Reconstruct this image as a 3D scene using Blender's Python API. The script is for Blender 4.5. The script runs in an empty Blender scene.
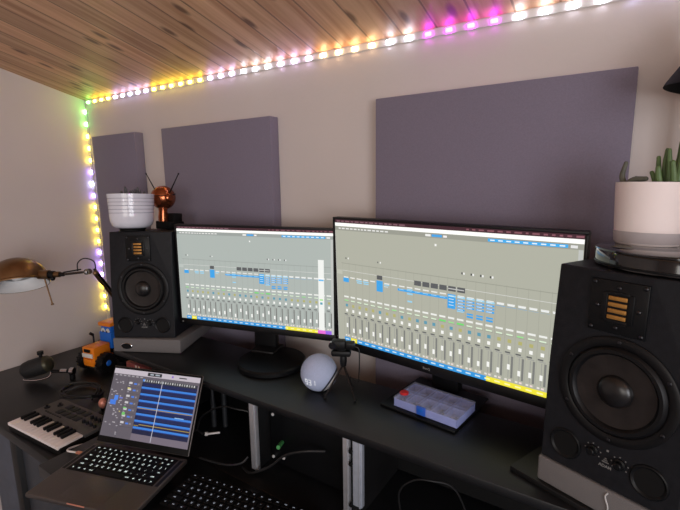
import bpy, bmesh, math, random
from mathutils import Vector, Matrix, Euler
random.seed(4)
sc = bpy.context.scene
COL = sc.collection
PI = math.pi

# ------------------------------------------------------------------ materials
def lin(c):
    def f(v):
        v /= 255.0
        return v/12.92 if v <= .04045 else ((v+.055)/1.055)**2.4
    return tuple(f(v) for v in c)

def pm(name, rgb, rough=.5, metal=0.0, nscale=40, namt=.12, bump=0.0, bscale=200, coat=0.0, spec=.5, trans=0.0, alpha=1.0, sheen=0.0, linear=False):
    m = bpy.data.materials.new(name); m.use_nodes = True
    nt = m.node_tree; b = nt.nodes['Principled BSDF']
    col = rgb if linear else lin(rgb)
    tc = nt.nodes.new('ShaderNodeTexCoord')
    n = nt.nodes.new('ShaderNodeTexNoise'); n.inputs['Scale'].default_value = nscale; n.inputs['Detail'].default_value = 4
    nt.links.new(tc.outputs['Object'], n.inputs['Vector'])
    r = nt.nodes.new('ShaderNodeValToRGB')
    r.color_ramp.elements[0].position = .3; r.color_ramp.elements[1].position = .7
    r.color_ramp.elements[0].color = tuple(max(0, c*(1-namt)) for c in col)+(1,)
    r.color_ramp.elements[1].color = tuple(min(1, c*(1+namt)) for c in col)+(1,)
    nt.links.new(n.outputs['Fac'], r.inputs['Fac']); nt.links.new(r.outputs['Color'], b.inputs['Base Color'])
    b.inputs['Roughness'].default_value = rough; b.inputs['Metallic'].default_value = metal
    b.inputs['Specular IOR Level'].default_value = spec
    if coat: b.inputs['Coat Weight'].default_value = coat; b.inputs['Coat Roughness'].default_value = .1
    if trans: b.inputs['Transmission Weight'].default_value = trans
    if sheen: b.inputs['Sheen Weight'].default_value = sheen
    b.inputs['Alpha'].default_value = alpha
    if bump:
        n2 = nt.nodes.new('ShaderNodeTexNoise'); n2.inputs['Scale'].default_value = bscale
        nt.links.new(tc.outputs['Object'], n2.inputs['Vector'])
        bp = nt.nodes.new('ShaderNodeBump'); bp.inputs['Strength'].default_value = bump; bp.inputs['Distance'].default_value = .002
        nt.links.new(n2.outputs['Fac'], bp.inputs['Height']); nt.links.new(bp.outputs['Normal'], b.inputs['Normal'])
    return m

def em(name, rgb, strength=1.0, base=(0.01, 0.01, 0.01), linear=False):
    m = bpy.data.materials.new(name); m.use_nodes = True
    b = m.node_tree.nodes['Principled BSDF']
    b.inputs['Base Color'].default_value = tuple(base)+(1,); b.inputs['Roughness'].default_value = .35
    b.inputs['Emission Color'].default_value = tuple(rgb if linear else lin(rgb))+(1,)
    b.inputs['Emission Strength'].default_value = strength
    return m

M = {}
M['wall'] = pm('warm_plaster', (208, 197, 192), .9, nscale=3, namt=.03, bump=.15, bscale=90)
M['floor'] = pm('grey_carpet', (92, 94, 104), .95, nscale=120, namt=.25, bump=.5)
M['fabric'] = pm('mauve_felt', (127, 119, 135), .97, nscale=260, namt=.05, bump=.2, bscale=500, sheen=.2, spec=.1)
M['black_desk'] = pm('black_ash', (14, 15, 18), .42, nscale=30, namt=.25, bump=.08, bscale=150)
M['desk_dark'] = pm('black_laminate', (13, 13, 15), .55, nscale=30, namt=.2)
M['desk_front'] = pm('slate_panel', (56, 60, 68), .55, nscale=25, namt=.12)
M['wall_shade_blue'] = pm('blue_grey_wall_shade', (86, 92, 106), .6, nscale=25, namt=.1)  # bluish shade of the wall beneath the desk, put into the colour
M['cab'] = pm('black_vinyl', (25, 26, 30), .5, nscale=90, namt=.2, bump=.12, bscale=600, spec=.2)
M['plate'] = pm('satin_black', (14, 15, 17), .38, nscale=60, spec=.22)
M['gloss'] = pm('gloss_black', (12, 12, 14), .12, nscale=20, coat=.6)
M['rubber'] = pm('rubber_black', (14, 14, 16), .45, nscale=50, spec=.25)
M['cone'] = pm('fibre_cone', (36, 32, 31), .3, nscale=30, namt=.4, spec=.3)
M['dustcap'] = pm('dust_cap', (22, 21, 22), .3, nscale=40)
M['gold'] = pm('gold_foil', (176, 126, 62), .45, .5, nscale=80)
M['black'] = pm('matt_black', (9, 9, 10), .7, nscale=40, spec=.25)
M['screw'] = pm('steel_screw', (64, 64, 68), .3, 1, nscale=60)
M['alu'] = pm('brushed_aluminium', (188, 190, 196), .38, .6, nscale=90, namt=.06)
M['alu_daylit'] = pm('daylit_aluminium', (176, 184, 198), .45, .4, nscale=90, namt=.06)  # aluminium with the cool daylight on the right rail mixed into its colour
M['dark_chrome'] = pm('dark_chrome', (98, 92, 86), .25, .95, nscale=30, namt=.1)
M['chrome'] = pm('chrome', (200, 200, 205), .15, 1, nscale=30, namt=.04)
M['foam'] = pm('grey_foam', (112, 109, 109), .98, nscale=900, namt=.2, bump=.35, bscale=1200, spec=.1)
M['bezel'] = pm('monitor_plastic', (12, 12, 14), .45, nscale=80, spec=.35)
M['white_print'] = pm('white_print', (190, 190, 190), .6, nscale=40, namt=.03)
M['grey_print'] = pm('grey_print', (120, 120, 120), .6, nscale=40, namt=.03)
M['space_grey'] = pm('space_grey_aluminium', (92, 86, 84), .42, .7, nscale=300, namt=.05)
M['key_black'] = pm('key_plastic', (7, 7, 8), .55, nscale=60, spec=.2)
M['legend'] = em('backlit_legend', (225, 240, 235), 1.0)
M['legend_dim'] = em('lit_key_legend', (205, 212, 228), .45)
M['white_key'] = pm('ivory_plastic', (240, 232, 231), .35, nscale=20, namt=.03)
M['synth'] = pm('graphite_plastic', (74, 71, 70), .55, nscale=120, namt=.1)
M['pad'] = pm('rubber_pad', (9, 11, 18), .6, nscale=90)
M['brass'] = pm('antique_brass', (134, 104, 74), .34, .9, nscale=14, namt=.25)
M['lamp_white'] = pm('white_enamel', (244, 244, 244), .5, nscale=20, namt=.03)
M['copper'] = pm('polished_copper', (172, 98, 64), .24, .9, nscale=40, namt=.25)
M['glaze'] = pm('white_glaze', (222, 222, 232), .2, nscale=25, namt=.04, coat=.4)
M['pink_white'] = pm('blush_ceramic', (242, 228, 225), .6, nscale=20, namt=.02)
M['pot_grey'] = pm('grey_ceramic', (178, 170, 172), .7, nscale=40, namt=.05)
M['glaze_line'] = pm('blue_grey_glaze', (118, 122, 146), .25, nscale=25, namt=.1)
M['soil'] = pm('soil', (48, 38, 30), .95, nscale=150, namt=.5, bump=.8)
M['leaf'] = pm('succulent_green', (88, 112, 66), .5, nscale=60, namt=.25)
M['leaf_dull'] = pm('succulent_grey', (92, 92, 80), .6, nscale=60, namt=.25)
M['cactus'] = pm('grey_cactus', (88, 88, 92), .8, nscale=160, namt=.4)
M['orange'] = pm('orange_plastic', (238, 132, 24), .38, nscale=20, namt=.04)
M['blue'] = pm('blue_plastic', (24, 104, 206), .4, nscale=20, namt=.05)
M['toy_white'] = pm('white_plastic', (225, 222, 216), .4, nscale=20, namt=.03)
M['orb'] = pm('white_knit', (172, 184, 214), .9, nscale=500, namt=.08, bump=.4, bscale=900)
M['digit'] = em('clock_digits', (255, 255, 255), .9)
M['clear'] = pm('clear_plastic', (214, 222, 252), .16, nscale=20, namt=.02, alpha=.2)
M['clear2'] = pm('frosted_plastic', (176, 188, 246), .3, nscale=20, namt=.02, alpha=.5)
M['latch'] = pm('latch_blue', (46, 96, 200), .4, nscale=20, namt=.03)
M['red'] = pm('red_plastic', (190, 36, 40), .45, nscale=30, namt=.1)
M['parts'] = pm('small_components', (72, 76, 112), .6, nscale=180, namt=.4)
M['maroon'] = pm('maroon_card', (140, 66, 62), .7, nscale=40, namt=.1)
M['cream'] = pm('cream_card', (214, 196, 186), .7, nscale=40, namt=.05)
M['cable'] = pm('black_cable', (22, 22, 24), .5, nscale=60)
M['grey_cable'] = pm('grey_cable', (34, 36, 39), .5, nscale=60)
M['white_cable'] = pm('white_cable', (226, 222, 220), .5, nscale=60, namt=.03)
M['pinkish'] = pm('rose_plug', (214, 142, 122), .35, .3, nscale=40, namt=.06)
M['green'] = pm('green_plug', (70, 150, 86), .5, nscale=40)
M['tape'] = pm('led_tape', (210, 205, 200), .6, nscale=40, namt=.04)
M['mic'] = pm('mic_mesh', (18, 18, 19), .6, nscale=400, namt=.4, bump=.6, bscale=600)
M['olive'] = pm('olive_metal', (72, 70, 56), .4, .6, nscale=60)
M['dark_card'] = pm('smoked_board', (14, 14, 15), .5, nscale=60)

def pine():
    m = bpy.data.materials.new('pine_planks'); m.use_nodes = True
    nt = m.node_tree; b = nt.nodes['Principled BSDF']; N = nt.nodes.new; L = nt.links.new
    tc = N('ShaderNodeTexCoord'); sep = N('ShaderNodeSeparateXYZ'); L(tc.outputs['Object'], sep.inputs[0])
    def math_(op, a, bb=None):
        n = N('ShaderNodeMath'); n.operation = op
        for i, v in enumerate((a, bb)):
            if v is None: continue
            if isinstance(v, (int, float)): n.inputs[i].default_value = v
            else: L(v, n.inputs[i])
        return n.outputs[0]
    pw = .092
    u = math_('DIVIDE', sep.outputs['X'], pw); idx = math_('FLOOR', u); fr = math_('FRACT', u)
    wn = N('ShaderNodeTexWhiteNoise'); wn.noise_dimensions = '1D'; L(idx, wn.inputs['W'])
    # grain: stretched noise, offset per plank
    off = math_('MULTIPLY', wn.outputs['Value'], 37.0)
    cmb = N('ShaderNodeCombineXYZ'); L(math_('MULTIPLY', sep.outputs['X'], 26.0), cmb.inputs[0])
    L(math_('ADD', math_('MULTIPLY', sep.outputs['Y'], 1.3), off), cmb.inputs[1]); L(off, cmb.inputs[2])
    g = N('ShaderNodeTexNoise'); g.inputs['Scale'].default_value = 1.6; g.inputs['Detail'].default_value = 6; g.inputs['Distortion'].default_value = .6
    L(cmb.outputs[0], g.inputs['Vector'])
    r = N('ShaderNodeValToRGB'); e = r.color_ramp.elements
    e[0].position = .3; e[0].color = lin((186, 134, 98))+(1,); e[1].position = .72; e[1].color = lin((232, 190, 152))+(1,)
    L(g.outputs['Fac'], r.inputs['Fac'])
    hs = N('ShaderNodeHueSaturation'); L(r.outputs['Color'], hs.inputs['Color'])
    L(math_('ADD', math_('MULTIPLY', wn.outputs['Value'], .34), .80), hs.inputs['Value'])
    # knots
    kv = N('ShaderNodeCombineXYZ'); L(math_('ADD', math_('MULTIPLY', sep.outputs['X'], 1.0), off), kv.inputs[0]); L(math_('MULTIPLY', sep.outputs['Y'], .38), kv.inputs[1])
    vo = N('ShaderNodeTexVoronoi'); vo.inputs['Scale'].default_value = 9; vo.voronoi_dimensions = '2D'; L(kv.outputs[0], vo.inputs['Vector'])
    kr = N('ShaderNodeValToRGB'); kr.color_ramp.elements[0].position = .05; kr.color_ramp.elements[1].position = .12
    kr.color_ramp.elements[0].color = (1, 1, 1, 1); kr.color_ramp.elements[1].color = (0, 0, 0, 1)
    L(vo.outputs['Distance'], kr.inputs['Fac'])
    mx = N('ShaderNodeMix'); mx.data_type = 'RGBA'; L(math_('MULTIPLY', kr.outputs['Color'], .8), mx.inputs['Factor']); L(hs.outputs['Color'], mx.inputs['A'])
    mx.inputs['B'].default_value = lin((84, 42, 26))+(1,)
    # grooves
    d = math_('ABSOLUTE', math_('SUBTRACT', fr, .5)); gv = math_('GREATER_THAN', d, .472)
    m2 = N('ShaderNodeMix'); m2.data_type = 'RGBA'; L(math_('MULTIPLY', gv, .6), m2.inputs['Factor']); L(mx.outputs['Result'], m2.inputs['A'])
    m2.inputs['B'].default_value = lin((62, 36, 24))+(1,)
    L(m2.outputs['Result'], b.inputs['Base Color']); b.inputs['Roughness'].default_value = .5
    bp = N('ShaderNodeBump'); bp.inputs['Strength'].default_value = .6; bp.inputs['Distance'].default_value = .004; bp.invert = True
    L(gv, bp.inputs['Height']); L(bp.outputs['Normal'], b.inputs['Normal'])
    return m
M['pine'] = pine()

# ------------------------------------------------------------------ mesh builder
class MB:
    def __init__(self): self.bm = bmesh.new(); self.mats = []
    def mi(self, m):
        m = M[m] if isinstance(m, str) else m
        if m not in self.mats: self.mats.append(m)
        return self.mats.index(m)
    def _fin(self, faces, m, smooth=True):
        i = self.mi(m)
        for f in faces: f.material_index = i; f.smooth = smooth
    def box(self, c, s, m, bev=0, rot=None, seg=2):
        t = bmesh.new(); bmesh.ops.create_cube(t, size=1)
        bmesh.ops.scale(t, vec=s, verts=t.verts)
        if bev: bmesh.ops.bevel(t, geom=t.edges[:], offset=bev, segments=seg, affect='EDGES', profile=.5)
        mat = Matrix.Translation(c) @ (rot.to_4x4() if rot is not None else Matrix())
        self.merge(t, m, mat); return self
    def prism(self, pts, z0, z1, m, bev=0, mat=None, seg=2):
        """polygon pts (x,y) extruded z0..z1"""
        t = bmesh.new(); vs = [t.verts.new((x, y, z0)) for x, y in pts]
        f = t.faces.new(vs); r = bmesh.ops.extrude_face_region(t, geom=[f])
        bmesh.ops.translate(t, vec=(0, 0, z1-z0), verts=[v for v in r['geom'] if isinstance(v, bmesh.types.BMVert)])
        bmesh.ops.recalc_face_normals(t, faces=t.faces[:])
        if bev: bmesh.ops.bevel(t, geom=t.edges[:], offset=bev, segments=seg, affect='EDGES', profile=.5)
        self.merge(t, m, mat or Matrix()); return self
    def merge(self, t, m, mat=None):
        i = self.mi(m) if m is not None else None
        if mat is not None: bmesh.ops.transform(t, matrix=mat, verts=t.verts)
        mp = {v: self.bm.verts.new(v.co) for v in t.verts}
        for f in t.faces:
            try: nf = self.bm.faces.new([mp[v] for v in f.verts])
            except ValueError: continue
            nf.material_index = i; nf.smooth = True
        t.free(); return self
    def lathe(self, prof, m, mat=None, seg=32, caps=True):
        """profile of (radius, height) about local z"""
        t = bmesh.new(); rings = []
        for r, z in prof:
            if r < 1e-6: rings.append([t.verts.new((0, 0, z))])
            else: rings.append([t.verts.new((r*math.cos(2*PI*k/seg), r*math.sin(2*PI*k/seg), z)) for k in range(seg)])
        for a, b in zip(rings, rings[1:]):
            for k in range(seg):
                k2 = (k+1) % seg
                if len(a) == 1 and len(b) == 1: continue
                if len(a) == 1: t.faces.new((a[0], b[k2], b[k]))
                elif len(b) == 1: t.faces.new((a[k], a[k2], b[0]))
                else: t.faces.new((a[k], a[k2], b[k2], b[k]))
        if caps:
            if len(rings[0]) > 1: t.faces.new(rings[0][::-1])
            if len(rings[-1]) > 1: t.faces.new(rings[-1])
        bmesh.ops.recalc_face_normals(t, faces=t.faces[:])
        self.merge(t, m, mat); return self
    def cyl(self, p0, p1, r0, m, r1=None, seg=20):
        p0, p1 = Vector(p0), Vector(p1); d = p1-p0
        mat = Matrix.Translation(p0) @ d.to_track_quat('Z', 'Y').to_matrix().to_4x4()
        return self.lathe([(r0, 0), (r0 if r1 is None else r1, d.length)], m, mat, seg)
    def sphere(self, c, r, m, seg=24, scale=(1, 1, 1), rot=None):
        t = bmesh.new(); bmesh.ops.create_uvsphere(t, u_segments=seg, v_segments=max(8, seg//2), radius=r)
        mat = Matrix.Translation(c) @ (rot.to_4x4() if rot is not None else Matrix()) @ Matrix.Diagonal((*scale, 1))
        return self.merge(t, m, mat)
    def tube(self, pts, r, m, seg=8, smooth=6, taper=None):
        pts = [Vector(p) for p in pts]
        if smooth and len(pts) > 2:
            out = []
            P = [pts[0]*2-pts[1]]+pts+[pts[-1]*2-pts[-2]]
            for i in range(1, len(P)-2):
                for k in range(smooth):
                    s = k/smooth; a, b, c, d = P[i-1:i+3]
                    out.append(.5*((2*b)+(c-a)*s+(2*a-5*b+4*c-d)*s*s+(3*b-a-3*c+d)*s**3))
            out.append(pts[-1]); pts = out
        t = bmesh.new(); rings = []; up = Vector((0, 0, 1)); n = len(pts)
        prev = None
        for i, p in enumerate(pts):
            d = (pts[min(i+1, n-1)]-pts[max(i-1, 0)]).normalized()
            if prev is None:
                x = d.orthogonal().normalized()
            else:
                x = (prev-d*prev.dot(d)).normalized()
            prev = x; y = d.cross(x)
            rr = r if taper is None else r*(1+(taper-1)*i/(n-1))
            rings.append([t.verts.new(p+(x*math.cos(2*PI*k/seg)+y*math.sin(2*PI*k/seg))*rr) for k in range(seg)])
        for a, b in zip(rings, rings[1:]):
            for k in range(seg): t.faces.new((a[k], a[(k+1) % seg], b[(k+1) % seg], b[k]))
        t.faces.new(rings[0][::-1]); t.faces.new(rings[-1])
        bmesh.ops.recalc_face_normals(t, faces=t.faces[:])
        return self.merge(t, m)
    def quad(self, pts, m):
        vs = [self.bm.verts.new(p) for p in pts]; f = self.bm.faces.new(vs); f.material_index = self.mi(m); f.smooth = False
        return self
    def text(self, s, size, m, mat, bold=0.0):
        me = text_mesh(s, size, bold)
        t = bmesh.new(); t.from_mesh(me); return self.merge(t, m, mat)
    def build(self, name, parent=None, loc=None, rot=None, sharp=.6):
        me = bpy.data.meshes.new(name); self.bm.normal_update(); self.bm.to_mesh(me); self.bm.free()
        for m in self.mats: me.materials.append(m)
        try: me.set_sharp_from_angle(angle=sharp)
        except Exception: pass
        o = bpy.data.objects.new(name, me); COL.objects.link(o)
        if parent: o.parent = parent
        if loc is not None: o.location = loc
        if rot is not None: o.rotation_euler = rot
        return o

_tc = {}
def text_mesh(s, size, bold=0.0):
    k = (s, size, bold)
    if k not in _tc:
        cu = bpy.data.curves.new('txt', 'FONT'); cu.body = s; cu.size = size; cu.align_x = 'CENTER'; cu.align_y = 'CENTER'
        cu.resolution_u = 2; cu.offset = bold
        o = bpy.data.objects.new('txt', cu); _tc[k] = bpy.data.meshes.new_from_object(o)
        bpy.data.objects.remove(o); bpy.data.curves.remove(cu)
    return _tc[k]

def tag(o, label, cat, group=None):
    o['label'] = label; o['category'] = cat
    if group: o['group'] = group
    return o
def thing(name, label, cat, loc, rot=(0, 0, 0), group=None):
    o = bpy.data.objects.new(name, None); COL.objects.link(o)
    o.empty_display_size = .05; o.location = loc; o.rotation_euler = rot
    return tag(o, label, cat, group)
def struct(o): o['kind'] = 'structure'; return o
def copy_child(src, parent, loc=None, rot=None, name=None):
    c = src.copy(); COL.objects.link(c); c.parent = parent
    if loc is not None: c.location = loc
    if rot is not None: c.rotation_euler = rot
    return c
RX = lambda a: Matrix.Rotation(a, 3, 'X')
RY = lambda a: Matrix.Rotation(a, 3, 'Y')
RZ = lambda a: Matrix.Rotation(a, 3, 'Z')
FRONT = Matrix.Rotation(PI/2, 4, 'X')       # local +z -> -y (towards the front of a thing)

# ------------------------------------------------------------------ room
XL, XR, YB, YR = -2.10, 1.6, 1.11, -2.6
CS = .2555                                   # ceiling slope
CZ = lambda y: 1.876+(YB-y)*CS
b = MB(); b.box(((XL+XR)/2, (YB+YR)/2, -.05), (XR-XL+.2, YB-YR+.2, .1), 'floor'); struct(b.build('floor'))
b = MB(); b.box(((XL+XR)/2, YB+.05, .96), (XR-XL+.2, .1, 1.92), 'wall'); struct(b.build('wall_back'))
def gable(x0, x1, name):
    b = MB(); t = bmesh.new()
    pts = [(YR, 0), (YB, 0), (YB, CZ(YB)+.03), (YR, CZ(YR)+.03)]
    a = [t.verts.new((x0, y, z)) for y, z in pts]; c = [t.verts.new((x1, y, z)) for y, z in pts]
    t.faces.new(a); t.faces.new(c[::-1])
    for i in range(4): t.faces.new((a[i], c[i], c[(i+1) % 4], a[(i+1) % 4]))
    bmesh.ops.recalc_face_normals(t, faces=t.faces[:]); b.merge(t, 'wall'); return struct(b.build(name))
gable(XL-.1, XL, 'wall_left'); gable(XR, XR+.1, 'wall_right')
# rear wall with window opening
WX0, WX1, WZ0, WZ1 = -.55, 1.30, .95, 2.15
b = MB(); H2 = CZ(YR)+.03
b.box(((XL+WX0)/2, YR-.05, H2/2), (WX0-XL, .1, H2), 'wall'); b.box(((XR+WX1)/2, YR-.05, H2/2), (XR-WX1, .1, H2), 'wall')
b.box(((WX0+WX1)/2, YR-.05, WZ0/2), (WX1-WX0, .1, WZ0), 'wall'); b.box(((WX0+WX1)/2, YR-.05, (WZ1+H2)/2), (WX1-WX0, .1, H2-WZ1), 'wall')
struct(b.build('wall_rear'))
b = MB(); fw = .05
for x in (WX0+fw/2, WX1-fw/2, (WX0+WX1)/2): b.box((x, YR-.05, (WZ0+WZ1)/2), (fw, .08, WZ1-WZ0-2*fw if x == (WX0+WX1)/2 else WZ1-WZ0), 'toy_white', .004)
for z in (WZ0+fw/2, WZ1-fw/2): b.box(((WX0+WX1)/2, YR-.05, z), (WX1-WX0-2*fw, .08, fw), 'toy_white', .004)
struct(b.build('window_1'))
b = MB()
for y in (-2.0, -1.2, -.4): b.box((XR-.01, y, 1.45), (.04, .05, 1.15), 'toy_white', .004)
for z in (.875, 2.025): b.box((XR-.01, -1.2, z), (.04, 1.65, .05), 'toy_white', .004)
struct(b.build('window_2'))
# sloped pine ceiling: local y runs up the slope
ang = math.atan(CS); ln = (YB-YR)/math.cos(ang)
b = MB(); b.box((0, -ln/2, .03), (XR-XL+.2, ln+.2, .06), 'pine')
struct(b.build('ceiling', None, ((XL+XR)/2, YB, CZ(YB)), (-ang, 0, 0)))

# ------------------------------------------------------------------ led strips
LED_COLOURS = {'green': (120, 255, 110), 'yellow': (255, 230, 70), 'lavender': (222, 200, 255), 'blue': (190, 195, 255), 'violet': (160, 130, 255), 'magenta': (225, 40, 255), 'peach': (255, 214, 160), 'white': (228, 232, 255)}
LED_MATS = {k: em('led_glow_'+k, v, 34.0, (.6, .6, .6)) for k, v in LED_COLOURS.items()}
LED_FIRST = {}
def led(parent, loc, key, rot):
    if key not in LED_FIRST:
        b = MB(); b.box((0, -.0025, 0), (.016, .005, .009), LED_MATS[key], .0015)
        LED_FIRST[key] = b.build('led', parent, loc, rot)
    else: copy_child(LED_FIRST[key], parent, loc, rot)
def led_run(parent, runs, start, step, rot):
    k = 0
    for colour, count in runs:
        for n in range(count):
            led(parent, Vector(start)+Vector(step)*k, colour, rot); k += 1
root = thing('led_strip', 'multicolour LED strip lit along the edge where the back wall meets the pine ceiling', 'light strip', (XL+.02, YB, CZ(YB)-.012), group='LED strips edging the back wall')
b = MB(); b.box((1.2, -.0015, 0), (2.40, .003, .016), 'tape'); b.build('strip_tape', root)
led_run(root, [('green', 1), ('yellow', 3), ('lavender', 2), ('blue', 1), ('lavender', 2), ('yellow', 6), ('lavender', 3), ('white', 3), ('lavender', 3), ('peach', 4), ('white', 2), ('magenta', 4), ('white', 4), ('blue', 2), ('white', 4)],
        (.02, -.003, 0), (.0535, 0, 0), (0, 0, 0))
root = thing('led_strip', 'multicolour LED strip lit down the corner of the left and back walls', 'light strip', (XL+.0075, YB-.001, .90), group='LED strips edging the back wall')
b = MB(); b.box((0, -.0015, .475), (.014, .003, .93), 'tape'); b.build('strip_tape', root)
led_run(root, [('green', 2), ('yellow', 3), ('violet', 1), ('blue', 1), ('violet', 1), ('yellow', 4), ('violet', 3), ('yellow', 3)],
        (0, -.003, .925), (0, 0, -.0535), (0, PI/2, 0))

# ------------------------------------------------------------------ acoustic panels
for x0, x1, lab in ((-1.999, -1.679, 'narrow mauve-grey fabric acoustic panel in the corner, behind the white ridged pot'),
                    (-1.506, -.957, 'square-looking mauve-grey fabric acoustic panel behind the copper figurine and left monitor'),
                    (-.585, -.007, 'largest mauve-grey fabric acoustic panel, hung behind the right monitor')):
    b = MB(); z0, z1 = .765, 1.708 if x0 < -.9 else 1.719
    b.box(((x0+x1)/2, YB-.0205, (z0+z1)/2), (x1-x0, .039, z1-z0), 'fabric', .003)
    tag(b.build('acoustic_panel'), lab, 'acoustic panel', 'fabric acoustic panels on the back wall')

# ------------------------------------------------------------------ desk
DZ = .755
root = thing('desk', 'long black desk against the left and back walls', 'desk', (-1.0, .8, 0))
T = lambda x, y, z=0: (x+1.0, y-.8, z)
b = MB()
pts = [(-2.097, .478), (-1.24, .478), (-1.24, .705), (.9, .705), (.9, 1.065), (-2.097, 1.065)]
b.prism([(x+1.0, y-.8) for x, y in pts], DZ-.03, DZ, 'black_desk', .002); b.build('desktop', root)
b = MB(); b.box(T(-1.60, .70, .3615), (.045, .40, .721), 'desk_dark', .002); b.build('leg_panel', root)
b = MB(); b.box(T(-1.86, .60, .3625), (.46, .03, .72), 'wall_shade_blue', .002); b.build('front_or_shade_panel', root)  # added sheet standing in for the shaded wall left of the leg
b = MB(); b.box(T(.85, .88, .3615), (.04, .34, .721), 'desk_dark', .002); b.build('leg_panel', root)
b = MB(); b.box(T(-1.407, .53, .43), (.334, .03, .584), 'desk_front', .002); b.build('front_or_shade_panel', root)
b = MB(); b.box(T(-.35, 1.03, .42), (2.3, .02, .6), 'desk_dark', .002); b.build('modesty_panel', root)
b = MB(); b.prism([(x+1.0, y-.8) for x, y in ((-1.19, .443), (-.1, .443), (-.1, .700), (-1.19, .700))], .732, .760, 'black_desk', .003); b.build('pull_out_tray', root)
b = MB()
b.cyl(T(-1.14, .50, .14), T(-1.14, .50, .735), .008, 'alu'); b.cyl(T(-1.14, .50, 0), T(-1.14, .50, .14), .011, 'black'); b.build('tray_strut', root)
b = MB(); b.cyl(T(-.2, .50, 0), T(-.2, .50, .735), .009, 'desk_dark'); b.build('tray_strut', root)

# ------------------------------------------------------------------ raised rack shelf on the desk
SZ = .975
root = thing('rack_shelf', 'black raised shelf with rack bays carrying the monitors and speakers', 'shelf', (-.5, .85, DZ))
T = lambda x, y, z: (x+.5, y-.85, z-DZ)
b = MB(); b.box(T(-.485, .8475, SZ-.009), (1.77, .231, .018), 'black_desk', .0015); b.build('shelf_board', root)
for x in (-1.185, -.775, -.4675, .36):
    b = MB(); b.box(T(x, .85, (DZ+SZ-.018)/2+.0005), (.018 if x != -.4675 else .03, .20, SZ-.018-DZ), 'desk_dark', .001); b.build('side_panel', root)
b = MB(); b.box(T(-.62, .955, .855), (1.4, .008, .19), 'black'); b.build('bay_light_block', root)  # added dark sheet that blocks light, so the bays stay dark
def rail(x, w, z0, z1, m, y=.742):
    b = MB(); b.box(T(x, y, (z0+z1)/2), (w, .012, z1-z0), m, .001)
    b.box(T(x+w*.32, y-.007, (z0+z1)/2), (w*.18, .004, z1-z0), m, .0005)
    r = b.build('rack_rail', root)
rail(-.757, .020, .772, .9565, 'alu'); rail(-.476, .015, .757, .9565, 'alu'); rail(-.4465, .023, .80, .9565, 'alu_daylit')
for z in (.93, .90, .80):
    s = MB(); s.cyl(T(-.4615, .737, z), T(-.4615, .731, z), .0045, 'black', seg=12); s.build('rack_screw', root)
# blank rack unit in the middle bay
root = thing('rack_unit', 'dark rack unit with small screws in the middle bay under the shelf', 'rack unit', (-.62, .80, DZ))
b = MB(); b.box((0, .06, .097), (.272, .12, .18), 'plate', .002); b.build('faceplate', root)
for x, z in ((-.125, .145), (.118, .125), (-.128, .022), (-.092, .03)):
    s = MB(); s.lathe([(.0045, 0), (.0045, .002), (.0022, .004), (0, .004)], 'white_print', Matrix.Translation((x, 0, z)) @ FRONT, 12); s.build('screw', root)
s = MB(); s.cyl((-.095, .0, .075), (-.083, -.03, .080), .0055, 'green', seg=12); s.build('green_plug', root)

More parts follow.
